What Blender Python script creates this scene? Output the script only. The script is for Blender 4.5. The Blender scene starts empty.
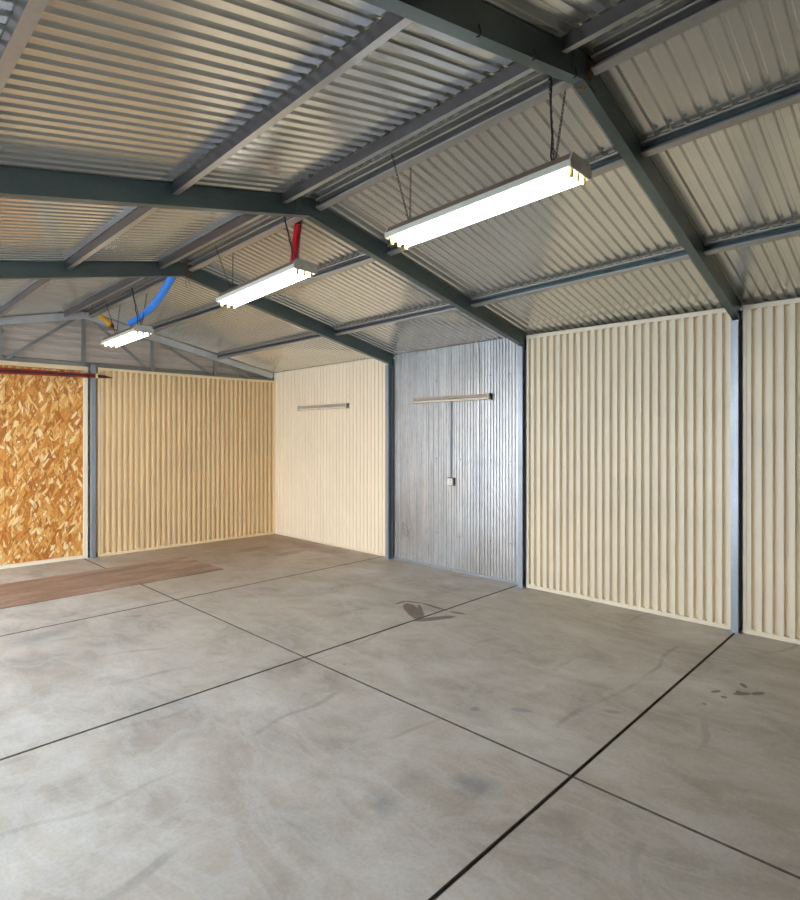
import bpy, math, random
from mathutils import Vector, Matrix
random.seed(7)
scene = bpy.context.scene
col = scene.collection
PI = math.pi

# ------------------------------------------------------------------ helpers
class MB:
    def __init__(s): s.v = []; s.f = []; s.m = []; s.sm = []
    def add(s, vs, fs, m=0, smooth=False):
        o = len(s.v); s.v += [tuple(p) for p in vs]
        for f in fs: s.f.append(tuple(i + o for i in f)); s.m.append(m); s.sm.append(smooth)
    def box(s, a, b, m=0):
        x0, y0, z0 = a; x1, y1, z1 = b
        s.add([(x0,y0,z0),(x1,y0,z0),(x1,y1,z0),(x0,y1,z0),(x0,y0,z1),(x1,y0,z1),(x1,y1,z1),(x0,y1,z1)],
              [(0,3,2,1),(4,5,6,7),(0,1,5,4),(1,2,6,5),(2,3,7,6),(3,0,4,7)], m)
    def loft(s, A, B, m=0, caps=True):
        """closed profile A to closed profile B (lists of 3D points, same length)"""
        n = len(A)
        s.add(list(A) + list(B), [(i, (i+1) % n, n+(i+1) % n, n+i) for i in range(n)] + ([tuple(range(n))[::-1], tuple(range(n, 2*n))] if caps else []), m)
    def tube(s, pts, r, n=10, m=0, caps=True):
        pts = [Vector(p) for p in pts]; rings = []
        up = Vector((0.13, 0.21, 0.97)).normalized()
        for i, p in enumerate(pts):
            t = (pts[min(i+1, len(pts)-1)] - pts[max(i-1, 0)]).normalized()
            a = t.cross(up)
            if a.length < .05: a = t.cross(Vector((1, 0, 0)))
            a.normalize(); b = t.cross(a)
            rr = r[i] if isinstance(r, (list, tuple)) else r
            rings.append([p + (a*math.cos(2*PI*k/n) + b*math.sin(2*PI*k/n))*rr for k in range(n)])
        vs = [q for R in rings for q in R]; fs = []
        for i in range(len(pts)-1):
            for k in range(n):
                fs.append((i*n+k, i*n+(k+1) % n, (i+1)*n+(k+1) % n, (i+1)*n+k))
        s.add(vs, fs, m, True)
        if caps:
            s.add(rings[0], [tuple(range(n))], m); s.add(rings[-1], [tuple(range(n))[::-1]], m)
    def build(s, name, mats, parent=None, bevel=0, shift=None):
        me = bpy.data.meshes.new(name); vs = s.v
        if shift is not None: vs = [(x-shift[0], y-shift[1], z-shift[2]) for x, y, z in vs]
        me.from_pydata(vs, [], s.f)
        if not isinstance(mats, (list, tuple)): mats = [mats]
        for m in mats: me.materials.append(m)
        for p, mi, sm in zip(me.polygons, s.m, s.sm): p.material_index = mi; p.use_smooth = sm
        me.update()
        import bmesh
        bm = bmesh.new(); bm.from_mesh(me); bmesh.ops.recalc_face_normals(bm, faces=bm.faces); bm.to_mesh(me); bm.free()
        o = bpy.data.objects.new(name, me); col.objects.link(o)
        if parent: o.parent = parent
        if bevel:
            b = o.modifiers.new('bevel', 'BEVEL'); b.width = bevel; b.segments = 2; b.limit_method = 'ANGLE'
        return o

def tag(o, label=None, cat=None, group=None, kind=None):
    if label: o['label'] = label
    if cat: o['category'] = cat
    if group: o['group'] = group
    if kind: o['kind'] = kind
    return o
def thing(name, label, cat, group=None, loc=(0,0,0)):
    o = bpy.data.objects.new(name, None); col.objects.link(o); o.location = loc; o.empty_display_size = .1
    return tag(o, label, cat, group)
def sub(o, p):   # build child geometry in world coordinates under a thing placed at its base
    return tuple(o.location)

# ------------------------------------------------------------------ materials
def lin(r, g, b):
    f = lambda c: (c/255/12.92 if c/255 <= .04045 else ((c/255+.055)/1.055)**2.4)
    return (f(r), f(g), f(b), 1)
class NT:
    def __init__(s, name):
        s.mat = bpy.data.materials.new(name); s.mat.use_nodes = True
        s.t = s.mat.node_tree; s.b = s.t.nodes['Principled BSDF']
        s.co = s.n('ShaderNodeTexCoord').outputs['Object']
    def n(s, k, **kw):
        nd = s.t.nodes.new(k)
        for a, b in kw.items(): setattr(nd, a, b)
        return nd
    def put(s, sock, v):
        if isinstance(v, bpy.types.NodeSocket): s.t.links.new(v, sock)
        else: sock.default_value = v
    def mapping(s, scale=(1,1,1), rot=(0,0,0), loc=(0,0,0), src=None):
        m = s.n('ShaderNodeMapping'); s.put(m.inputs['Vector'], src or s.co)
        m.inputs['Scale'].default_value = scale; m.inputs['Rotation'].default_value = rot; m.inputs['Location'].default_value = loc
        return m.outputs[0]
    def noise(s, scale, detail=4, rough=.55, vec=None, dist=0):
        x = s.n('ShaderNodeTexNoise'); s.put(x.inputs['Vector'], vec or s.co)
        x.inputs['Scale'].default_value = scale; x.inputs['Detail'].default_value = detail
        x.inputs['Roughness'].default_value = rough; x.inputs['Distortion'].default_value = dist
        return x.outputs['Fac']
    def ramp(s, fac, stops):
        r = s.n('ShaderNodeValToRGB'); s.put(r.inputs[0], fac); e = r.color_ramp.elements
        while len(e) < len(stops): e.new(.5)
        for i, (p, c) in enumerate(stops):
            e[i].position = p; e[i].color = c if isinstance(c, tuple) else (c, c, c, 1)
        return r.outputs[0]
    def mix(s, fac, a, b, mode='MIX'):
        m = s.n('ShaderNodeMix', data_type='RGBA', blend_type=mode)
        s.put(m.inputs[0], fac); s.put(m.inputs[6], a); s.put(m.inputs[7], b); return m.outputs[2]
    def math(s, op, a, b=0.0, clamp=False):
        m = s.n('ShaderNodeMath', operation=op); m.use_clamp = clamp
        s.put(m.inputs[0], a); s.put(m.inputs[1], b); return m.outputs[0]
    def bump(s, h, strength=.2, dist=.01):
        b = s.n('ShaderNodeBump'); b.inputs['Strength'].default_value = strength; b.inputs['Distance'].default_value = dist
        s.put(b.inputs['Height'], h); s.put(s.b.inputs['Normal'], b.outputs[0])

def simple(name, c, rough=.5, metal=0, vary=.12, scale=12, emit=0):
    m = NT(name); n = m.noise(scale, 5, .6)
    dark = tuple(x*(1-vary*1.6) for x in c[:3]) + (1,)
    lite = tuple(min(1, x*(1+vary)) for x in c[:3]) + (1,)
    m.put(m.b.inputs['Base Color'], m.ramp(n, [(.3, dark), (.7, lite)]))
    m.b.inputs['Roughness'].default_value = rough; m.b.inputs['Metallic'].default_value = metal
    if emit:
        m.b.inputs['Emission Color'].default_value = c; m.b.inputs['Emission Strength'].default_value = emit
    return m.mat

def galv(name, c, rough=.3, metal=.9, streak=(1,1,1), lo=.75, fine=.25):
    m = NT(name)
    v = m.mapping(scale=streak)
    n = m.noise(2.2, 6, .6, v); n2 = m.noise(40, 3, .5)
    f = m.math('ADD', m.math('MULTIPLY', n, 1-fine), m.math('MULTIPLY', n2, fine)) if fine else n
    a = tuple(x*lo for x in c[:3]) + (1,)
    m.put(m.b.inputs['Base Color'], m.ramp(f, [(.32, a), (.66, c)]))
    m.b.inputs['Metallic'].default_value = metal
    m.put(m.b.inputs['Roughness'], m.ramp(n, [(.3, rough*1.15), (.7, rough*.9)]))
    return m.mat

M = {}
M['roof'] = galv('galvanised_roof_sheet', lin(226, 225, 218), .19, .8, (1.2, .5, 1), .9, fine=0)
M['purlin'] = galv('galvanised_purlin', lin(196, 194, 190), .3, .75, (3, .4, 3), .7)
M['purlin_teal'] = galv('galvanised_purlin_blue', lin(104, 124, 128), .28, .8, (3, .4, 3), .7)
M['purlin_web'] = galv('shaded_purlin_web', lin(112, 110, 114), .3, .8, (3, .4, 3), .7)  # darker than the flanges: the shade on the webs is put into the colour
M['rafter'] = galv('dull_galvanised_rafter', lin(108, 122, 122), .34, .65, (.8, 3, 2), .72)
M['column'] = galv('blue_grey_galvanised_column', lin(172, 181, 190), .35, .45, (3, 3, .6), .7)
M['cream'] = simple('cream_painted_steel', lin(238, 227, 203), .38, 0, .04, 1.5)
M['cream_warm'] = simple('warm_cream_painted_steel', lin(248, 224, 178), .34, 0, .04, 1.2)
M['cream_pale'] = simple('pale_cream_painted_steel', lin(252, 236, 208), .34, 0, .03, 1.0)
M['screw'] = simple('screw_head', lin(120, 110, 95), .4, .5)
M['dark'] = simple('dark_recess', lin(34, 34, 32), .7)
M['white_plastic'] = simple('white_plastic', lin(235, 232, 225), .35, 0, .02)
M['fitting'] = simple('off_white_enamel', lin(200, 200, 182), .4, 0, .06, 8)
M['fitting_top'] = simple('dusty_brown_enamel', lin(122, 104, 90), .6, 0, .15, 14)
M['fitting_dusty'] = simple('dusty_beige_enamel', lin(186, 168, 150), .5, 0, .1, 14)
M['fitting_cap'] = simple('grey_enamel_cap', lin(196, 193, 176), .5, 0, .1, 20)
M['holder'] = simple('yellowed_lamp_holder', lin(226, 200, 128), .4, 0, .05)
M['chain'] = simple('rusty_chain', lin(74, 62, 54), .5, .5, .3, 60)
M['cord'] = simple('black_cord', lin(30, 28, 27), .5)
M['wire'] = simple('rusty_tie_wire', lin(150, 112, 70), .5, .4, .3, 50)
M['red'] = simple('red_plastic', lin(200, 24, 34), .35, 0, .15, 10)
M['blue'] = simple('blue_plastic', lin(46, 132, 226), .35, 0, .06, 10)
M['yellow'] = simple('yellow_plastic', lin(240, 176, 30), .35, 0, .08, 14)
M['beige_skin'] = galv('gable_cladding_metal', lin(226, 214, 200), .42, .2, (.5, 1, 2), .8)
M['truss'] = galv('gable_truss_steel', lin(158, 160, 156), .4, .4, (2, 2, 2), .75)
M['shiny'] = galv('bright_galvanised_chord', lin(232, 236, 238), .3, .55, (2, 2, 2), .8)

def tube_mat():
    m = NT('lit_fluorescent_tube')
    m.b.inputs['Base Color'].default_value = (1, 1, 1, 1)
    m.b.inputs['Emission Color'].default_value = (1, .985, .95, 1); m.b.inputs['Emission Strength'].default_value = 9
    return m.mat
M['tube'] = tube_mat()
M['tube_off'] = simple('unlit_tube_glass', lin(235, 225, 208), .25, 0, .02)

def reflector_mat():
    m = NT('white_reflector'); m.b.inputs['Base Color'].default_value = (.92, .92, .9, 1); m.b.inputs['Roughness'].default_value = .3
    return m.mat
M['reflector'] = reflector_mat()

def galv_wall():
    m = NT('blue_galvanised_wall')
    v = m.mapping(scale=(1, 14, .35)); n = m.noise(2.0, 5, .6, v)
    n2 = m.noise(1.1, 4, .6); n3 = m.noise(22, 3, .6, m.mapping(scale=(1, 1, .5)))
    c = m.ramp(n, [(.3, lin(172, 178, 184)), (.7, lin(226, 226, 224))])
    c = m.mix(m.ramp(n2, [(.4, 0.0), (.65, .5)]), c, lin(186, 178, 168))
    c = m.mix(m.ramp(n3, [(.45, 0.0), (.7, .25)]), c, lin(130, 134, 140))
    m.put(m.b.inputs['Base Color'], c); m.b.inputs['Metallic'].default_value = .65
    m.put(m.b.inputs['Roughness'], m.ramp(n2, [(.3, .42), (.7, .26)]))
    return m.mat
M['galv_wall'] = galv_wall()

def osb():
    m = NT('oriented_strand_board')
    def layer(ang, sx, sz, off):
        wob = m.noise(3.5, 2, .5); v = m.mapping(rot=(0, ang, 0), loc=(off, 0, off*.7))
        w = m.n('ShaderNodeVectorMath', operation='ADD'); m.put(w.inputs[0], v)
        s = m.n('ShaderNodeVectorMath', operation='SCALE'); m.put(s.inputs[0], m.n('ShaderNodeTexNoise').outputs['Color']); s.inputs['Scale'].default_value = .03
        m.put(w.inputs[1], s.outputs[0])
        nz = s.inputs[0].links[0].from_node; nz.inputs['Scale'].default_value = 9; m.put(nz.inputs['Vector'], m.co)
        vv = m.mapping(scale=(sx, 0.01, sz), src=w.outputs[0])
        vo = m.n('ShaderNodeTexVoronoi', feature='F1'); m.put(vo.inputs['Vector'], vv); vo.inputs['Scale'].default_value = 1; vo.inputs['Randomness'].default_value = 1
        ve = m.n('ShaderNodeTexVoronoi', feature='DISTANCE_TO_EDGE'); m.put(ve.inputs['Vector'], vv); ve.inputs['Scale'].default_value = 1
        sep = m.n('ShaderNodeSeparateColor'); m.put(sep.inputs[0], vo.outputs['Color'])
        grain = m.noise(1.0, 3, .6, m.mapping(scale=(sx*7, 1, sz*1.2), src=w.outputs[0]))
        return sep.outputs[0], sep.outputs[1], ve.outputs[0], grain
    stops = [(0, lin(178, 106, 40)), (.2, lin(206, 130, 52)), (.45, lin(226, 156, 74)), (.7, lin(238, 180, 98)), (.88, lin(250, 210, 140)), (1, lin(253, 228, 176))]
    L = [layer(a, sx, sz, o) for a, sx, sz, o in ((.06, 42, 8.5, 0), (-.2, 38, 9, 3.1), (.4, 34, 9, 7.7), (-.55, 36, 10, 11.3))]
    def colour(l):
        f = m.math('ADD', l[0], m.math('MULTIPLY', m.math('SUBTRACT', l[3], .5), .5))
        c = m.ramp(f, stops)
        e = m.ramp(l[2], [(0, .62), (.08, 1.0)])
        return m.mix(1, c, e, 'MULTIPLY')
    c = colour(L[0])
    for l in L[1:]:
        sel = m.math('GREATER_THAN', l[1], .62)
        c = m.mix(sel, c, colour(l))
    d = m.noise(14, 3, .6, m.mapping(scale=(1.5, 1, .6)))
    c = m.mix(m.ramp(d, [(.66, 0.0), (.74, .55)]), c, lin(120, 84, 50))
    m.put(m.b.inputs['Base Color'], c); m.b.inputs['Roughness'].default_value = .5
    return m.mat
M['osb'] = osb()

def rust():
    m = NT('rusty_steel_plate')
    n = m.noise(3, 6, .65, m.mapping(scale=(.6, 2, 1))); n2 = m.noise(26, 4, .6)
    c = m.ramp(n, [(.3, lin(116, 94, 82)), (.5, lin(150, 120, 100)), (.7, lin(184, 156, 136))])
    c = m.mix(m.ramp(n2, [(.5, 0.0), (.8, .5)]), c, lin(96, 70, 58))
    m.put(m.b.inputs['Base Color'], c); m.b.inputs['Roughness'].default_value = .5; m.bump(n2, .15, .002)
    return m.mat
M['rust'] = rust()
M['red_oxide'] = simple('red_oxide_steel', lin(150, 44, 30), .45, .1, .2, 9)
M['rail_dark'] = simple('dark_rail_web', lin(78, 40, 38), .5, .2, .2, 9)

def concrete(name='worn_concrete', stains=True):
    m = NT(name)
    big = m.noise(.55, 6, .6, dist=.4); mid = m.noise(2.0, 8, .66, dist=.35, vec=m.mapping(scale=(1.0, .8, 1), rot=(0, 0, .5)))
    fine = m.noise(60, 4, .6); sw = m.noise(4.2, 6, .66, dist=.7, vec=m.mapping(scale=(1, .45, 1), rot=(0, 0, -.35)))
    c = m.ramp(mid, [(.28, lin(150, 140, 127)), (.5, lin(182, 172, 157)), (.72, lin(210, 203, 191))])
    c = m.mix(m.ramp(big, [(.4, 0.0), (.62, .55)]), c, lin(180, 165, 146))
    c = m.mix(m.ramp(sw, [(.42, 0.0), (.5, .28), (.58, 0.0)]), c, lin(206, 206, 200))
    c = m.mix(m.ramp(sw, [(.60, 0.0), (.72, .24)]), c, lin(126, 122, 116))
    c = m.mix(m.ramp(fine, [(.35, .14), (.6, 0.0)]), c, lin(104, 100, 92))
    sep = m.n('ShaderNodeSeparateXYZ'); m.put(sep.inputs[0], m.co)
    # rear of the shed: browner, dusty
    yy = m.math('ADD', sep.outputs[1], m.math('MULTIPLY', m.math('SUBTRACT', m.noise(1.3, 5, .65), .5), 3.2))
    rear = m.n('ShaderNodeMapRange'); m.put(rear.inputs[0], yy); rear.inputs[1].default_value = 4.4; rear.inputs[2].default_value = 7.0; rear.inputs[4].default_value = .8
    xr = m.n('ShaderNodeMapRange'); m.put(xr.inputs[0], sep.outputs[0]); xr.inputs[1].default_value = 1.6; xr.inputs[2].default_value = 3.6
    c = m.mix(m.math('MULTIPLY', rear.outputs[0], xr.outputs[0]), c, lin(156, 130, 106))
    # scattered black specks
    vo = m.n('ShaderNodeTexVoronoi'); m.put(vo.inputs['Vector'], m.co); vo.inputs['Scale'].default_value = 3.4
    sp = m.math('LESS_THAN', m.math('ADD', vo.outputs['Distance'], m.math('MULTIPLY', m.noise(30, 2), .05)), .055)
    c = m.mix(m.math('MULTIPLY', sp, .6), c, lin(84, 80, 76))
    # faint curved tyre scuffs and scratches
    w = m.n('ShaderNodeTexWave', wave_type='RINGS'); m.put(w.inputs['Vector'], m.mapping(loc=(-1.2, 3.5, 0))); w.inputs['Scale'].default_value = .55; w.inputs['Distortion'].default_value = 9; w.inputs['Detail'].default_value = 3; w.inputs['Detail Scale'].default_value = .7
    msk = m.ramp(m.noise(1.7, 3, .5), [(.5, 0.0), (.62, .5)])
    c = m.mix(m.math('MULTIPLY', m.ramp(w.outputs[0], [(.985, 0.0), (.996, .7)]), msk), c, lin(112, 110, 108))
    if stains:
        wob = m.math('SUBTRACT', m.noise(4.5, 5, .7), .5); wob2 = m.math('SUBTRACT', m.noise(6, 5, .7, m.mapping(loc=(9, 4, 2))), .5)
        def blob(x, y, rx, ry, ang, amp=.9, edge=.08):
            v = m.mapping(loc=(-x, -y, 0)); v = m.mapping(rot=(0, 0, -ang), src=v); v = m.mapping(scale=(1/rx, 1/ry, 0), src=v)
            l = m.n('ShaderNodeVectorMath', operation='LENGTH'); m.put(l.inputs[0], v)
            d = m.math('ADD', l.outputs['Value'], m.math('MULTIPLY', wob, amp))
            return m.ramp(d, [(.9-edge, 1.0), (.9+edge, 0.0)])
        def many(lst, colr, op):
            nonlocal c
            f = None
            for b in lst:
                k = blob(*b); f = k if f is None else m.math('MAXIMUM', f, k)
            c = m.mix(m.math('MULTIPLY', f, op), c, colr)
        # brown spill across the joint near the galvanised bay
        def seg(x0, y0, x1, y1, r_, amp=.5, edge=.12):
            dx, dy = x1-x0, y1-y0; l = math.hypot(dx, dy)
            return ((x0+x1)/2, (y0+y1)/2, l/2+r_, r_, math.atan2(dy, dx), amp, edge)
        many([seg(3.664, 3.615, 3.788, 3.622, .02), seg(3.788, 3.622, 3.85, 3.468, .02), seg(3.85, 3.48, 3.829, 3.148, .022),
              seg(3.829, 3.12, 3.859, 2.997, .024), seg(3.72, 3.52, 3.53, 3.22, .075, 1.0), seg(3.47, 3.16, 3.72, 3.03, .05, .9), seg(3.80, 3.46, 3.56, 3.21, .022)], lin(98, 80, 68), .85)
        # dark oily spots on the right
        many([seg(3.942, .938, 3.908, .914, .018), seg(3.838, .851, 3.886, .821, .02), seg(3.70, 1.03, 3.74, 1.01, .017), (3.673, .965, .02, .02, 0, .5), seg(3.76, .93, 3.82, .88, .022), (3.80, .92, .03, .02, .4, .6), (3.5, 1.02, .012, .012, 0, .4)], lin(84, 78, 70), .75)
        # grey scuffs mid floor
        many([(2.553, 1.907, .03, .03, .5, .5, .2), (2.72, 1.72, .03, .07, .5, .8, .4), (3.05, 1.35, .03, .06, .5, .8, .4), (2.0, 1.5, .10, .13, .2, 2.4, .7), (1.64, 1.7, .10, .12, -.4, 2.4, .8), (1.24, 4.95, .35, .18, .3, 1.2, .7)], lin(112, 114, 116), .5)
        # brown water marks at the back
        many([(4.1, 6.75, .35, .12, .2, 1.1, .2), (4.35, 6.2, .3, .10, .1, 1.1, .2), (4.75, 6.2, .22, 1.4, 0, .9, .6)], lin(124, 100, 82), .55)
    m.put(m.b.inputs['Base Color'], c)
    m.put(m.b.inputs['Roughness'], m.ramp(mid, [(.3, .62), (.7, .42)]))
    m.bump(m.math('ADD', m.math('MULTIPLY', mid, .6), m.math('MULTIPLY', fine, .2)), .12, .01)
    return m.mat
M['concrete'] = concrete()
M['joint'] = simple('dark_joint', lin(104, 94, 82), .8, 0, .3, 20)
M['apron'] = simple('outside_ground', lin(208, 210, 210), .8, 0, .1, 2)

# ------------------------------------------------------------------ layout
XR = 5.03                                        # right wall line
XL = -.27                                        # left eave line
def interp(y, ks):
    if y <= ks[0][0]: return ks[0][1]
    for (a, va), (b, vb) in zip(ks, ks[1:]):
        if y <= b: return va + (vb-va)*(y-a)/(b-a)
    return ks[-1][1]
def ridge_x(y): return interp(y, [(-1, 2.42), (1.225, 2.41), (3.13, 2.325), (5.03, 2.345), (7.8, 2.37)])
def ridge_z(y): return interp(y, [(-1, 3.31), (1.225, 3.225), (3.13, 3.105), (5.03, 3.08), (7.8, 3.065)])
def zr_eave(y): return interp(y, [(-1, 2.515), (1.225, 2.525), (3.13, 2.53), (5.03, 2.515), (7.8, 2.495)])
def zl_eave(y): return interp(y, [(-1, 2.60), (1.225, 2.56), (3.13, 2.54), (5.03, 2.52), (7.8, 2.47)])
def zt(x, y):                                    # underside of the roof sheets
    rx, rz = ridge_x(y), ridge_z(y)
    if x >= rx: return rz + (zr_eave(y)-rz)*(x-rx)/(XR-rx)
    return rz + (zl_eave(y)-rz)*(rx-x)/(rx-XL)
def yb(x): return 7.64 + (XR-x)*.045             # rear partition line
PY = [1.225, 3.13, 5.03]                         # portal frames
Y0 = -1.2

def rib_profile(s0, s1, period, crest, slope, depth, phase=0):
    """list of (s, d); d=0 in the pan, d=depth on the rib"""
    pts = []; s = s0 + phase - period
    pan = period - crest - 2*slope
    while s < s1:
        for a, d in ((0, 0), (pan, 0), (pan+slope, depth), (pan+slope+crest, depth)):
            q = s + a
            if s0 < q < s1: pts.append((q, d))
        s += period
    return [(s0, pts[0][1])] + pts + [(s1, pts[-1][1])]

# ------------------------------------------------------------------ floor with real joints
def floor():
    xs = [-2.0, .35-.006, .35+.006, 2.335-.005, 2.335+.005, XR+.12]
    mb = MB()
    jx = [-2.2, .34, 2.345, XR+.12]; jy = [Y0-1.2, -.72, 1.222, 3.188, 5.165, 7.95]
    wx = .0045; wy = .0065
    for i in range(len(jx)-1):
        for j in range(len(jy)-1):
            x0 = jx[i] + (wx if i else 0); x1 = jx[i+1] - wx
            y0 = jy[j] + (wy if j else 0); y1 = jy[j+1] - wy
            b = .003
            P = [(x0,y0),(x1,y0),(x1,y1),(x0,y1)]; Q = [(x0+b,y0+b),(x1-b,y0+b),(x1-b,y1-b),(x0+b,y1-b)]
            vs = [(x,y,-.03) for x,y in P] + [(x,y,-b) for x,y in P] + [(x,y,0) for x,y in Q]
            fs = [(8,9,10,11)] + [(k,(k+1)%4,4+(k+1)%4,4+k) for k in range(4)] + [(4+k,4+(k+1)%4,8+(k+1)%4,8+k) for k in range(4)]
            mb.add(vs, fs[:1] + fs[2::2]*0)
            mb.add(vs, fs[1:], 1)
    mb.add([(-2.2,Y0-1.2,-.012),(XR+.12,Y0-1.2,-.012),(XR+.12,7.95,-.012),(-2.2,7.95,-.012)], [(0,1,2,3)], 1)
    o = mb.build('floor', [M['concrete'], M['joint']]); tag(o, 'worn grey concrete slab floor with dark saw-cut joints', 'floor', kind='structure')
floor()
g = MB(); g.add([(-40,-40,-.06),(40,-40,-.06),(40,40,-.06),(-40,40,-.06)], [(0,1,2,3)])
tag(g.build('ground', M['apron']), 'pale ground outside the shed', 'ground', kind='structure')

# ------------------------------------------------------------------ roof sheets
def roof():
    mb = MB()
    prof = rib_profile(Y0, 8.12, .07, .018, .008, .016, .01)
    for side in (-1, 1):
        rows = []
        for y, d in prof:
            xe = XR+.18 if side > 0 else XL-.22
            rx = ridge_x(y)
            pts = []
            for t in (0, .5, 1):
                x0_ = rx+side*(.075 if side > 0 else .12); x = x0_ + (xe-x0_)*t; pts.append((x, y, zt(x, y)+d))
            rows.append(pts)
        vs = [p for r in rows for p in r]; fs = []
        for i in range(len(rows)-1):
            for k in range(2):
                a = i*3+k; fs.append((a, a+1, a+4, a+3) if side < 0 else (a, a+3, a+4, a+1))
        mb.add(vs, fs)
    # ridge capping over the sheets
    ys = [Y0, 1.2, 3.1, 5.0, 8.12]
    for a, b in zip(ys, ys[1:]):
        for s in (-1, 1):
            f = lambda y, dx: (ridge_x(y)+dx*s, y, zt(ridge_x(y)+dx*s, y)+.0172)
            mb.add([f(a, 0), f(a, .42), f(b, .42), f(b, 0)], [(0,1,2,3)])
    o = mb.build('ceiling', M['roof']); tag(o, 'ribbed galvanised steel roof sheeting seen from below', 'ceiling', kind='structure')
    # thickness, so the outside is not paper thin
    so = o.modifiers.new('solid', 'SOLIDIFY'); so.thickness = .001; so.offset = 0
roof()

# ------------------------------------------------------------------ outer skins
mb = MB()
prof = rib_profile(Y0, 7.95, .07, .02, .009, .01)
rows = [((XR+.10+d, y, -.02), (XR+.10+d, y, zt(XR+.10, y)+.0)) for y, d in prof]
mb.add([p for r in rows for p in r], [(2*i, 2*i+2, 2*i+3, 2*i+1) for i in range(len(rows)-1)])
tag(mb.build('wall_right', M['beige_skin']), 'outer steel cladding of the right side', 'wall', kind='structure')
# rear gable: horizontal ribs
mb = MB()
prof = rib_profile(0, 3.2, .085, .020, .004, .03)
def gable_pt(x, z, d): return (x, yb(x)+.13+d, z)
for z, d in prof: pass
xs = sorted([XL-.15 + i*(XR+.1-XL+.15)/40 for i in range(41)] + [ridge_x(7.8)])
for i in range(41):
    xa, xb = xs[i], xs[i+1]
    za, zb = zt(xa, 7.8)+.021, zt(xb, 7.8)+.021
    ra = [(z, d) for z, d in prof]; 
    for (z0, d0), (z1, d1) in zip(prof, prof[1:]):
        if z0 >= max(za, zb): break
        q = [(xa, min(z0, za)), (xb, min(z0, zb)), (xb, min(z1, zb)), (xa, min(z1, za))]
        if q[0][1] == q[3][1] and q[1][1] == q[2][1]: continue
        mb.add([gable_pt(q[0][0], q[0][1], -d0), gable_pt(q[1][0], q[1][1], -d0), gable_pt(q[2][0], q[2][1], -d1), gable_pt(q[3][0], q[3][1], -d1)], [(0,1,2,3)])
tag(mb.build('wall_back', M['beige_skin']), 'horizontal ribbed steel gable wall above the rear partition', 'wall', kind='structure')

mb = MB()
prof = rib_profile(XL-.2, XR+.1, .07, .02, .009, .014)
rows = [((x, Y0+.01-d, 0), (x, Y0+.01-d, zt(x, Y0)-.002)) for x, d in prof]
mb.add([p for r in rows for p in r], [(2*i, 2*i+2, 2*i+3, 2*i+1) for i in range(len(rows)-1)])
tag(mb.build('wall_front', M['purlin']), 'galvanised ribbed steel wall behind the viewer', 'wall', kind='structure')
mb = MB()
prof = rib_profile(Y0, 1.15, .07, .02, .009, .014)
rows = [((XL-.08-d, y, 0), (XL-.08-d, y, zt(XL-.08, y)-.002)) for y, d in prof]
mb.add([p for r in rows for p in r], [(2*i, 2*i+2, 2*i+3, 2*i+1) for i in range(len(rows)-1)])
tag(mb.build('wall_left', M['purlin']), 'galvanised ribbed steel wall beside the viewer', 'wall', kind='structure')

# ------------------------------------------------------------------ C sections
def c_ring(w, d, t=.003, lip=.012, open_dir=1):
    """C outline in (a, b): web along b (depth d), flanges along a (width w), opening towards +a*open_dir. b from -d to 0"""
    o = [(0, 0), (w, 0), (w, -lip), (w-t, -lip), (w-t, -t), (t, -t), (t, -d+t), (w-t, -d+t), (w-t, -d+lip), (w, -d+lip), (w, -d), (0, -d)]
    return [(a*open_dir, b) for a, b in o]
def c_faces(n=12): pass
def add_c(mb, fA, fB, ring, m=0, web=None):
    A = [fA(a, b) for a, b in ring]; B = [fB(a, b) for a, b in ring]
    n = len(ring)
    for i in range(n):
        mb.add([A[i], A[(i+1) % n], B[(i+1) % n], B[i]], [(0,1,2,3)], web if (web is not None and i in (11, 5)) else m)
    # caps as quads following the C
    for off in (0, n):
        mb.add((A if off == 0 else B), [(0,1,4,5),(1,2,3,4),(0,5,6,11),(6,7,10,11),(7,8,9,10)], m)

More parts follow.
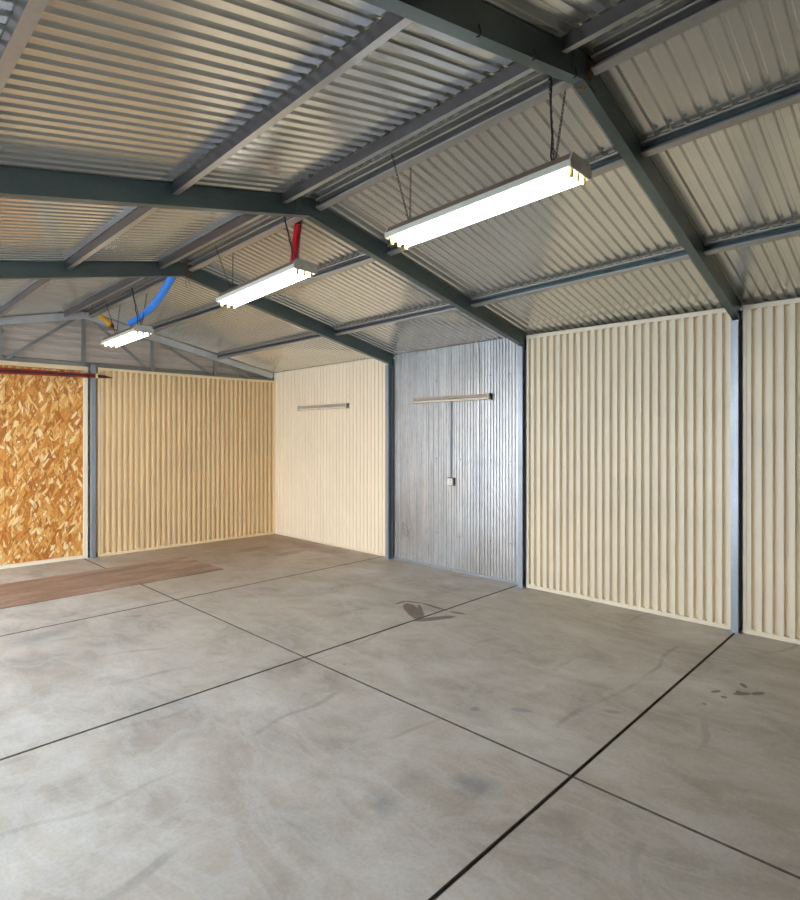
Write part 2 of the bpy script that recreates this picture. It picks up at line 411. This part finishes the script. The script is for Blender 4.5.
# ------------------------------------------------------------------ portal frames
D = .122
names = ['roof frame nearest the viewer with rusty wire wrapped round its apex',
         'roof frame, middle one, its apex above the red tube',
         'roof frame, farthest one, its apex above the blue tube']
for k, y in enumerate(PY):
    t = thing('portal_frame', 'galvanised steel ' + names[k], 'roof frame', 'portal frames', (ridge_x(y), y, 0))
    L = tuple(t.location)
    rx = ridge_x(y); w = .056
    # rafters: web towards +Y, opening towards the camera side is hidden by a boxed pair -> web faces -Y
    for s, xe in ((-1, XL), (1, XR-.005)):
        mb = MB(); ring = c_ring(w, D, open_dir=1)
        fA = lambda a, b: (rx, y-w/2+a, zt(rx, y)-.004+b)
        fB = lambda a, b: (xe, y-w/2+a, zt(xe, y)-.004+b)
        add_c(mb, fA, fB, ring)
        mb.build('rafter', M['rafter'], t, shift=L)
    for s, xo in ((1, XR-.005), (-1, XL-.02)):
        mb = MB(); dep = .088; ring = c_ring(.052, dep, open_dir=1)
        top = zt(xo, y)-.13
        xi = xo if s > 0 else xo+dep
        f = lambda z: (lambda a, b: (xi+b, y+.027-a, z))
        add_c(mb, f(0), f(top), ring)
        mb.box((xi-dep-.02, y-.05, 0), (xi+.0, y+.045, .006))
        mb.build('column', M['column'], t, shift=L)
        # knee plate + bolts
        mb = MB()
        mb.box((xi-dep+.004, y-.0285, top-.03), (xi-.004, y-.0265, top+.10))
        for bx in (.022, .066):
            for bz in (.0, .07): mb.tube([(xi-bx, y-.036, top+bz), (xi-bx, y-.026, top+bz)], .007, 6)
        mb.build('knee_plate', M['rafter'], t, shift=L)
    # apex gusset
    mb = MB(); z = zt(rx, y)
    yy = y-w/2
    A = [(rx-.11, z-.045), (rx, z-.012), (rx+.11, z-.045), (rx+.11, z-D-.012), (rx, z-D+.006), (rx-.11, z-D-.012)]
    mb.loft([(a, yy-.004, b) for a, b in A], [(a, yy, b) for a, b in A])
    for bx in (-.08, .08):
        for bz in (-.06, -.105): mb.tube([(rx+bx, yy-.011, z+bz-.006), (rx+bx, yy-.003, z+bz-.006)], .0065, 6)
    mb.build('apex_plate', M['rafter'], t, shift=L)
    mb = MB()
    if k == 0:
        for q in range(3):
            c = [(rx+.03+.012*q+.004*math.sin(a*3), y+(w/2+.012)*math.cos(a), z-.062+(.072)*math.sin(a)-.008) for a in [2*PI*i/22 for i in range(23)]]
            mb.tube(c, .0032, 5, caps=False)
        mb.build('tie_wire', M['wire'], t, shift=L)
        for hx in (1.62, 1.98, 2.32):     # little hooks under the left rafter flange
            mb = MB(); hz = zt(hx, y)-D
            mb.tube([(hx, y-w/2-.004, hz+.03), (hx+.006, y-w/2-.007, hz+.005), (hx, y-w/2-.006, hz-.014), (hx-.012, y-w/2-.004, hz-.02)], .003, 5)
            mb.build('hook', M['cord'], t, shift=L)
    if k == 2:
        for q in range(4):
            px = rx+.0+.016*q; ln = (.10, .2, .14, .17)[q]
            mb.tube([(px, y-.035, z-.03), (px+.012, y-.04, z-.03-ln*.4), (px-.006, y-.04, z-.03-ln*.75), (px+.008, y-.036, z-.03-ln)], .0028, 5)
        mb.build('tie_wire', M['wire'], t, shift=L)

# ------------------------------------------------------------------ purlins, one length per bay
bays = [(Y0+.02, PY[0], 'in the nearest bay overhead'), (PY[0], PY[1], 'between the nearest and middle frames'),
        (PY[1], PY[2], 'between the middle and farthest frames'), (PY[2], None, 'between the farthest frame and the rear gable')]
lines = [(.40, 1, 'outermost purlin on the left slope'), (1.385, 1, 'middle purlin on the left slope'), (2.10, 1, 'left ridge purlin beside the ridge'),
         (2.46, -1, 'right ridge purlin beside the ridge'), (3.085, -1, 'upper purlin on the right slope'), (4.13, -1, 'lower purlin on the right slope')]
for x, od, lt in lines:
    for bi, (ya, ye, bt) in enumerate(bays):
        a0 = ya+.031 if bi else ya
        a1 = (ye-(.045 if x in (2.46, 2.10) else .031)) if ye else yb(x)-.03
        xa = x
        if x == 2.46: xa = lambda y: ridge_x(y)+.075
        elif x == 2.10: xa = lambda y: ridge_x(y)-.235
        else: xa = lambda y, x=x: x
        mid = (a0+a1)/2
        t = thing('purlin', 'galvanised %s %s' % (lt, bt), 'purlin', 'roof purlins', (xa(mid), mid, zt(xa(mid), mid)-.03))
        L = tuple(t.location)
        mb = MB(); ring = c_ring(.042, .060, .0025, .011, od)
        def mk(y): return lambda a, b: (xa(y)+a, y, zt(xa(y)+a, y)-.005+b)
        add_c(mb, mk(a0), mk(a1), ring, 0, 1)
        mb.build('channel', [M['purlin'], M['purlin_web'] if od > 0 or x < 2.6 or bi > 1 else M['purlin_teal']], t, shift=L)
        for yy_ in ((a0+.0015, a1-.0015) if bi else (a1-.0015,)):
            mb = MB(); px = xa(yy_); zz = zt(px, yy_)-.034
            q = (px+od*.006, px+od*.036)
            mb.box((min(q), yy_-.0015, zz-.02), (max(q), yy_+.0015, zz+.02))
            s_ = -1 if yy_ > mid else 1
            mb.tube([(px+od*.02, yy_, zz), (px+od*.02, yy_+s_*.014, zz)], .006, 6)
            mb.build('cleat', M['screw'], t, shift=L)
# eave purlins tying the frames at the open left side
for bi, (ya, ye, bt) in enumerate(bays):
    a0 = ya+.031 if bi else ya
    a1 = (ye-.031) if ye else yb(XL)-.03
    mb = MB(); ring = c_ring(.05, .09, .003, .012, 1)
    def mk(y): return lambda a, b: (XL-.06+a, y, zt(XL-.06+a, y)-.002+b)
    add_c(mb, mk(a0), mk(a1), ring)
    tag(mb.build('eave_purlin', M['purlin']), 'galvanised eave purlin of the left side %s' % bt, 'purlin', 'eave purlins')

# ------------------------------------------------------------------ wall infill panels, right side
def side_panel(y0, y1, label, mat, depth, ztop_off=.022, frame=True, crest=.033, slope=.003, screws=True, x=XR, period=.07, fm=None, pan_screw=(.55, 1.45, 2.1)):
    t = thing('wall_panel', label, 'wall panel', 'right side wall panels', (x, (y0+y1)/2, 0)); L = tuple(t.location)
    mb = MB(); prof = rib_profile(y0+.012, y1-.012, period, crest, slope, depth, .02)
    z0 = .012
    rows = [((x-d, y, z0), (x-d, y, zt(x, y)-ztop_off)) for y, d in prof]
    mb.add([p for r in rows for p in r], [(2*i, 2*i+1, 2*i+3, 2*i+2) for i in range(len(rows)-1)])
    if screws:
        for zz in pan_screw:
            yv = y0+.085
            while yv < y1-.05:
                mb.tube([(x-.0045, yv, zz), (x+.002, yv, zz)], .0045, 6, 1); yv += .21
    mb.build('sheet', [mat, M['screw']], t, shift=L)
    if frame:
        fm = fm or mat
        mb = MB(); p = depth+.006
        z1 = lambda y: zt(x, y)-.016
        mb.box((x-p, y0, .0), (x+.02, y0+.026, z1(y0)-.02))
        mb.box((x-p, y1-.026, .0), (x+.02, y1, z1(y1)-.02))
        mb.box((x-p-.004, y0, 0), (x+.02, y1, .034))
        A = [(x-p-.004, y0, z1(y0)-.036), (x+.02, y0, z1(y0)-.036), (x+.02, y0, z1(y0)), (x-p-.004, y0, z1(y0))]
        B = [(x-p-.004, y1, z1(y1)-.036), (x+.02, y1, z1(y1)-.036), (x+.02, y1, z1(y1)), (x-p-.004, y1, z1(y1))]
        mb.loft(A, B)
        mb.build('frame', fm, t, bevel=.002, shift=L)
    return t
side_panel(Y0+.02, PY[0]-.045, 'cream ribbed steel wall panel at the right edge, nearest the viewer', M['cream'], .042)
side_panel(PY[0]+.034, PY[1]-.045, 'cream ribbed steel wall panel between the right and middle wall columns', M['cream'], .042)
gp = side_panel(PY[1]+.03, PY[2]-.03, 'unpainted galvanised wall panel with a light and a power point on it', M['galv_wall'], .008, frame=False, ztop_off=.003, crest=.011, slope=.008, screws=False, period=.038)
side_panel(PY[2]+.03, yb(XR)-.012, 'pale cream fine ribbed wall panel in the far right corner', M['cream_pale'], .012, frame=False, crest=.030, slope=.004, ztop_off=.003, screws=True, pan_screw=(.3, 1.1, 1.95))
# lap joints of the galvanised sheets and a light bottom angle
L = tuple(gp.location)
for yj in (4.43, 3.70):
    mb = MB(); mb.box((XR-.0115, yj-.006, .02), (XR-.008, yj+.010, 2.47)); mb.build('lap_joint', M['galv_wall'], gp, shift=L)
mb = MB(); mb.box((XR-.014, PY[1]+.03, 0), (XR+.02, PY[2]-.03, .022)); mb.build('bottom_angle', M['column'], gp, shift=L)
for yc in (3.2, 5.0-.0):
    pass
for yj in (3.30, 3.55, 3.95, 4.30, 4.70):
    for zj in (.4, 1.25, 2.15):
        mb = MB(); mb.tube([(XR-.012, yj, zj), (XR, yj, zj)], .005, 6); mb.build('rivet', M['screw'], gp, shift=L)
mb = MB(); mb.box((XR-.012, PY[2]+.03, 0), (XR+.02, yb(XR)-.014, .02)); 
o = [c for c in col.objects if c.name.startswith('wall_panel') and 'far right corner' in c.get('label', '')][0]
mb.build('bottom_angle', M['cream_pale'], o, shift=tuple(o.location))

# ------------------------------------------------------------------ rear partition
ZP = 2.37
def back_box(mb, x0, x1, d0, d1, z0, z1, m=0):
    A = [(x0, yb(x0)+d0, z0), (x0, yb(x0)+d1, z0), (x0, yb(x0)+d1, z1), (x0, yb(x0)+d0, z1)]
    B = [(x1, yb(x1)+d0, z0), (x1, yb(x1)+d1, z0), (x1, yb(x1)+d1, z1), (x1, yb(x1)+d0, z1)]
    mb.loft(A, B, m)
t = thing('wall_panel', 'warm cream ribbed steel panel across the rear wall right of the strand board', 'wall panel', 'rear wall panels', (3.75, yb(3.75), 0)); L = tuple(t.location)
mb = MB(); x0, x1 = 2.50, XR-.012
prof = rib_profile(x0+.015, x1-.012, .07, .027, .003, .05, .05)
rows = [((x, yb(x)-d, .012), (x, yb(x)-d, ZP-.012)) for x, d in prof]
mb.add([p for r in rows for p in r], [(2*i, 2*i+1, 2*i+3, 2*i+2) for i in range(len(rows)-1)])
for zz in (.6, 1.25, 1.9):
    xv = x0+.2
    while xv < x1: mb.tube([(xv, yb(xv)-.0045, zz), (xv, yb(xv)+.002, zz)], .006, 6, 1); xv += .28
mb.build('sheet', [M['cream_warm'], M['screw']], t, shift=L)
mb = MB()
back_box(mb, x0, x1, -.056, .03, ZP-.036, ZP); back_box(mb, x0, x1, -.056, .03, 0, .034)
back_box(mb, x0, x0+.03, -.054, .03, 0, ZP-.03); back_box(mb, x1-.02, x1, -.054, .03, 0, ZP-.03)
mb.build('frame', M['cream_warm'], t, bevel=.002, shift=L)
# strand board (two sheets), each its own board
for xa, xb_, lab in ((1.551, 2.345, 'orange strand board sheet left of the grey rear post'), (-.25, 1.548, 'orange strand board sheet at the left edge of the rear wall')):
    mb = MB(); back_box(mb, xa, xb_, -.006, .012, .045, 2.315)
    o = mb.build('strand_board', M['osb']); tag(o, lab, 'board', 'rear strand boards')
t = thing('board_frame', 'cream timber-coloured trim around the orange strand board', 'frame', None, (1.1, yb(1.1), 0)); L = tuple(t.location)
mb = MB(); back_box(mb, -.25, 2.40, -.03, .03, 2.318, ZP-.0); mb.build('top_trim', M['cream_warm'], t, bevel=.002, shift=L)
mb = MB(); back_box(mb, 2.347, 2.395, -.028, .03, .043, 2.316); mb.build('side_trim', M['cream_pale'], t, bevel=.002, shift=L)
mb = MB(); back_box(mb, -.25, 2.395, -.028, .03, 0, .042); mb.build('bottom_trim', M['cream_pale'], t, bevel=.002, shift=L)
# post between board and cream panel
mb = MB(); ring = c_ring(.055, .06, .003, .012)
xx = 2.415
f = lambda z: (lambda a, b: (xx+a, yb(xx)-.035-.0-b-.06+.0, z))
mb.box((xx, yb(xx)-.085, 0), (xx+.052, yb(xx)-.034, ZP+.02))
mb.box((xx+.008, yb(xx)-.088, .0), (xx+.016, yb(xx)-.084, ZP+.02)); mb.box((xx+.036, yb(xx)-.088, .0), (xx+.044, yb(xx)-.084, ZP+.02))
mb.box((xx-.02, yb(xx)-.10, 0), (xx+.07, yb(xx)-.02-.012, .008))
o = mb.build('wall_post', M['column'], bevel=.0015); tag(o, 'blue grey steel post between the strand board and the rear cream panel', 'post')
# red oxide rail across the board
t = thing('sliding_rail', 'dark red steel rail along the top of the strand board with a pointed end', 'rail', None, (1.1, yb(1.1)-.1, 2.25)); L = tuple(t.location)
mb = MB()
zr0 = lambda x: 2.245 + (x-1.5)*.012
for zc in (.035, -.035):
    mb = MB()
    A = [(-.2, yb(-.2)-.13, zr0(-.2)+zc-.009), (-.2, yb(-.2)-.095, zr0(-.2)+zc-.009), (-.2, yb(-.2)-.095, zr0(-.2)+zc+.009), (-.2, yb(-.2)-.13, zr0(-.2)+zc+.009)]
    e = 2.46
    zc2 = zc*.55
    B = [(e, yb(e)-.13, zr0(e)+zc2-.008), (e, yb(e)-.095, zr0(e)+zc2-.008), (e, yb(e)-.095, zr0(e)+zc2+.008), (e, yb(e)-.13, zr0(e)+zc2+.008)]
    mb.loft(A, B); mb.build('flange', M['red_oxide'], t, shift=L)
mb = MB(); A = [(-.2, yb(-.2)-.118, zr0(-.2)-.03), (-.2, yb(-.2)-.108, zr0(-.2)-.03), (-.2, yb(-.2)-.108, zr0(-.2)+.03), (-.2, yb(-.2)-.118, zr0(-.2)+.03)]
B = [(e, yb(e)-.118, zr0(e)-.016), (e, yb(e)-.108, zr0(e)-.016), (e, yb(e)-.108, zr0(e)+.016), (e, yb(e)-.118, zr0(e)+.016)]
mb.loft(A, B); mb.build('web', M['rail_dark'], t, shift=L)
mb = MB(); mb.tube([(2.47, yb(2.47)-.11, 2.255), (2.56, yb(2.56)-.11, 2.252), (2.60, yb(2.6)-.11, 2.25), (2.66, yb(2.66)-.11, 2.246)], [.02, .02, .012, .002], 8)
mb.build('pointed_end', M['rail_dark'], t, shift=L)
mb = MB(); mb.box((2.452, yb(2.46)-.137, 2.225), (2.474, yb(2.46)-.0885, 2.288)); mb.build('bracket', M['cream_warm'], t, shift=L)

# ------------------------------------------------------------------ gable truss
t = thing('gable_truss', 'grey steel gable truss above the rear partition with diagonal braces', 'roof truss', None, (2.37, yb(2.37), 2.37)); L = tuple(t.location)
def bar(mb, p, q, w=.035, dd=.03, yo=.02):
    (x0, z0), (x1, z1) = p, q
    v = Vector((x1-x0, z1-z0)); n = Vector((-v.y, v.x)).normalized()*w/2
    A = [(x0+n.x, yb(x0)+yo, z0+n.y), (x0-n.x, yb(x0)+yo, z0-n.y), (x0-n.x, yb(x0)+yo+dd, z0-n.y), (x0+n.x, yb(x0)+yo+dd, z0+n.y)]
    B = [(x1+n.x, yb(x1)+yo, z1+n.y), (x1-n.x, yb(x1)+yo, z1-n.y), (x1-n.x, yb(x1)+yo+dd, z1-n.y), (x1+n.x, yb(x1)+yo+dd, z1+n.y)]
    mb.loft(A, B)
G = 7.7
tz = lambda x: zt(x, G)-.055
for xa, xb_ in ((2.37, XL), (2.37, XR-.03)):
    mb = MB(); bar(mb, (xa, tz(xa)), (xb_, tz(xb_)), .085, .045, -.02); mb.build('top_chord', M['shiny'], t, shift=L)
mb = MB(); bar(mb, (XL, 2.40), (XR-.03, 2.40), .05, .03, .036); mb.build('bottom_chord', M['truss'], t, shift=L)
for x in (.62, 1.50, 2.36, 3.19, 4.08):
    mb = MB(); bar(mb, (x, 2.40), (x, tz(x)), .045, .025, .012); mb.build('vertical', M['truss'], t, shift=L)
for p, q in (((2.28, tz(2.28)-.02), (1.56, 2.40)), ((2.44, tz(2.44)-.02), (3.14, 2.40)), ((3.24, tz(3.24)-.02), (4.02, 2.40)), ((4.12, tz(4.12)-.02), (4.6, 2.40)), ((1.44, tz(1.44)-.02), (.68, 2.40))):
    mb = MB(); bar(mb, p, q, .035, .012, -.004); mb.build('diagonal_brace', M['truss'], t, shift=L)

# ------------------------------------------------------------------ steel plate in the floor
mb = MB(); mb.loft([(.2, 5.98, .0005), (3.26, 5.96, .0005), (3.26, 6.93, .0005), (.2, 6.97, .0005)], [(.2, 5.98, .006), (3.26, 5.96, .006), (3.26, 6.93, .006), (.2, 6.97, .006)])
o = mb.build('floor_plate', M['rust'], bevel=.0015); tag(o, 'long rust brown plate lying on the concrete before the strand board', 'plate')

# ------------------------------------------------------------------ hanging fluorescent lights
def chain_mesh(mb, p, q, step=.021):
    p, q = Vector(p), Vector(q); d = (q-p); n = max(2, int(d.length/step)); u = d.normalized()
    a = u.cross(Vector((0, 1, 0))).normalized(); b = u.cross(a)
    for i in range(n):
        c = p + d*((i+.5)/n); s = a if i % 2 else b; hl = d.length/n*.72; hw = .0055
        pts = [c+u*hl*math.cos(t)+s*hw*math.sin(t) for t in [2*PI*k/8 for k in range(9)]]
        mb.tube(pts, .0018, 4, caps=False)
def hanging_light(ya, za, yb_, zb, label, cord_side, chains):
    xc = 2.38
    t = thing('ceiling_light', label, 'fluorescent light', 'hanging fluorescent lights', (xc, (ya+yb_)/2, (za+zb)/2)); L = tuple(t.location)
    pf = [(-.098, 0), (-.1, .028), (-.076, .064), (.076, .064), (.1, .028), (.098, 0), (.09, 0), (.045, .016), (-.045, .016), (-.09, 0)]
    fa = lambda y, z: [(xc+a, y, z+b) for a, b in pf]
    n = len(pf); A, B = fa(ya, za), fa(yb_, zb)
    mb = MB()
    for i in range(n):
        j = (i+1) % n
        m = 1 if i in (1, 2, 3) else (2 if i in (5, 6, 7, 8, 9) else 0)
        mb.add([A[i], A[j], B[j], B[i]], [(0,1,2,3)], m)
    mb.build('housing', [M['fitting'], M['fitting_top'], M['reflector']], t, shift=L)
    for y, z, s in ((ya, za, -1), (yb_, zb, 1)):
        mb = MB(); cp = [(-.098, .0), (-.101, .029), (-.077, .066), (.077, .066), (.101, .029), (.098, .0), (.085, -.004), (-.085, -.004)]
        mb.loft([(xc+a, y, z+b) for a, b in cp], [(xc+a, y+s*.006, z+b) for a, b in cp]); mb.build('end_cap', M['fitting_cap'], t, shift=L)
        for k in (-.058, 0, .058):
            mb = MB(); yy = y-s*.012
            mb.box((xc+k-.009, yy-.007, z-.034), (xc+k+.009, yy+.007, z+.012)); mb.build('lamp_holder', M['holder'], t, bevel=.002, shift=L)
    for k in (-.058, 0, .058):
        mb = MB(); zo = -.008
        mb.tube([(xc+k, ya+.02, za+zo), (xc+k, yb_-.02, zb+zo)], .0135, 12); mb.build('tube', M['tube'], t, shift=L)
    f = lambda y: za+(zb-za)*(y-ya)/(yb_-ya)
    for i, y in enumerate(chains):
        for dx in (-.075, .085):
            xt = ridge_x(y)+dx
            mb = MB(); top = (xt, y+(.06 if i else 0), zt(xt, y)-.035)
            chain_mesh(mb, top, (xc, y, f(y)+.064)); mb.build('chain', M['chain'], t, shift=L)
        if i == 0 and cord_side:
            xt = ridge_x(y)-.07; pz = zt(xt, y)-.04; bz = f(y)+.06
            pts = [(xt + (xc-.03-xt)*k/9 + .006*math.sin(k*2.1), y-.006+.005*math.cos(k*1.7), pz+(bz-pz)*k/9) for k in range(10)]
            mb = MB(); mb.tube(pts, .0048, 6); mb.build('power_cord', M['cord'], t, shift=L)
hanging_light(1.20, 2.672, 2.335, 2.635, 'lit fluorescent light hung on chains nearest the viewer', True, (1.327, 2.235))
hanging_light(3.226, 2.648, 4.287, 2.592, 'lit fluorescent light hung below the red tube, second from the viewer', True, (3.317, 4.21))
hanging_light(5.98, 2.575, 6.917, 2.552, 'lit fluorescent light farthest from the viewer, beside the blue tube', True, (6.04, 6.74))

# ------------------------------------------------------------------ coloured tubes hanging from the ridge
def bez(P, n=18):
    out = []
    for i in range(n+1):
        t = i/n; a = [(1-t)**3, 3*t*(1-t)**2, 3*t*t*(1-t), t**3]
        out.append(tuple(sum(a[k]*P[k][c] for k in range(4)) for c in range(3)))
    return out
def hollow(name, pts, r, mat, label):
    mb = MB(); mb.tube(pts, r, 16, caps=False); mb.tube(pts, r*.78, 16, caps=False)
    for e in (0, -1):
        pass
    o = mb.build(name, mat, shift=(0,0,0)); return tag(o, label, 'tube', 'coloured tubes under the ridge')
hollow('plastic_tube', bez([(2.49, 3.46, 3.055), (2.49, 3.50, 2.95), (2.49, 3.51, 2.85), (2.485, 3.52, 2.72)]), .029, M['red'], 'red tube hanging upright behind the second light')
hollow('plastic_tube', bez([(2.325, 5.12, 3.035), (2.36, 5.38, 2.93), (2.45, 5.85, 2.80), (2.45, 6.50, 2.755)]), .036, M['blue'], 'bright blue tube curving down from the ridge above the farthest light')
hollow('plastic_tube', bez([(2.44, 7.42, 2.95), (2.44, 7.3, 2.92), (2.44, 7.2, 2.87), (2.44, 7.04, 2.79)]), .029, M['yellow'], 'short yellow tube sloping down beside the gable truss')

# ------------------------------------------------------------------ wall lights, power point
def wall_light(y0, y1, z, label):
    t = thing('wall_light', label, 'fluorescent light', 'unlit wall lights', (XR-.016, (y0+y1)/2, z)); L = tuple(t.location); x = XR-.009
    mb = MB(); P = [(x, z-.028), (x, z+.034), (x-.034, z+.034), (x-.04, z+.004), (x-.022, z-.004), (x-.018, z-.028)]
    mb.loft([(a, y0, b) for a, b in P], [(a, y1, b) for a, b in P]); mb.build('housing', M['fitting_dusty'], t, shift=L)
    for y in (y0, y1-.02):
        mb = MB(); mb.box((x-.056, y, z-.032), (x-.0, y+.02, z+.037)); mb.build('lamp_holder', M['fitting_cap'], t, bevel=.002, shift=L)
    mb = MB(); mb.tube([(x-.038, y0+.02, z-.014), (x-.038, y1-.02, z-.014)], .013, 10); mb.build('tube', M['tube_off'], t, shift=L)
wall_light(3.53, 4.64, 1.925, 'unlit batten light on the galvanised wall panel above the power point')
wall_light(5.83, 6.93, 1.915, 'unlit batten light on the pale cream far corner panel')
t = thing('power_point', 'small white power point on the galvanised wall panel', 'power point', None, (XR-.03, 4.075, 1.0)); L = tuple(t.location)
mb = MB(); mb.box((XR-.034, 4.03, .955), (XR-.009, 4.115, 1.045)); mb.build('back_box', M['fitting_top'], t, bevel=.003, shift=L)
mb = MB(); mb.box((XR-.044, 4.036, .960), (XR-.034, 4.113, 1.036)); mb.build('face_plate', M['white_plastic'], t, bevel=.003, shift=L)
mb = MB(); mb.box((XR-.049, 4.055, 1.008), (XR-.044, 4.072, 1.024)); mb.build('switch', M['fitting'], t, bevel=.001, shift=L)
mb = MB()
for yy, aa in ((4.08, .4), (4.062, -.4), (4.071, 0)):
    mb.box((XR-.0446, yy-.0016, .976 if aa else .968), (XR-.0436, yy+.0016, .988 if aa else .978))
mb.build('socket_slots', M['dark'], t, shift=L)
mb = MB(); mb.tube([(XR-.016, 4.085, 1.046), (XR-.016, 4.085, 1.895)], .0075, 8)
o = mb.build('conduit', M['column']); tag(o, 'dark conduit dropping from the wall light to the white power point', 'conduit')

# ------------------------------------------------------------------ world, sun, camera
w = bpy.data.worlds.new('World'); scene.world = w; w.use_nodes = True
nt = w.node_tree; bg = nt.nodes['Background']
tc = nt.nodes.new('ShaderNodeTexCoord'); sp = nt.nodes.new('ShaderNodeSeparateXYZ'); cr = nt.nodes.new('ShaderNodeValToRGB')
nt.links.new(tc.outputs['Generated'], sp.inputs[0]); nt.links.new(sp.outputs[2], cr.inputs[0]); nt.links.new(cr.outputs[0], bg.inputs[0])
cr.color_ramp.elements[0].position = .0; cr.color_ramp.elements[0].color = (.96, .975, 1, 1)
cr.color_ramp.elements[1].position = .6; cr.color_ramp.elements[1].color = (.66, .8, 1, 1)
bg.inputs[1].default_value = 5.0
s = bpy.data.lights.new('sun', 'SUN'); s.energy = 3.2; s.angle = .03; s.color = (1, .985, .96)
so = bpy.data.objects.new('sun', s); col.objects.link(so)
so.rotation_euler = Vector((-.5, .35, -.95)).to_track_quat('-Z', 'Y').to_euler()

f = 573.; th = math.atan2(589, 573)
cam = bpy.data.cameras.new('camera'); co = bpy.data.objects.new('camera', cam); col.objects.link(co)
cam.sensor_fit = 'HORIZONTAL'; cam.sensor_width = 36; cam.lens = f/800*36; cam.shift_y = -13/800; cam.clip_start = .02
co.location = (0, 0, 1.5); co.rotation_euler = (PI/2, 0, -th)
scene.camera = co
scene.view_settings.view_transform = 'Standard'
scene.view_settings.look = 'None'
scene.view_settings.exposure = .2
scene.cycles.use_denoising = True
scene.cycles.max_bounces = 10; scene.cycles.diffuse_bounces = 6
scene.cycles.sample_clamp_indirect = 6
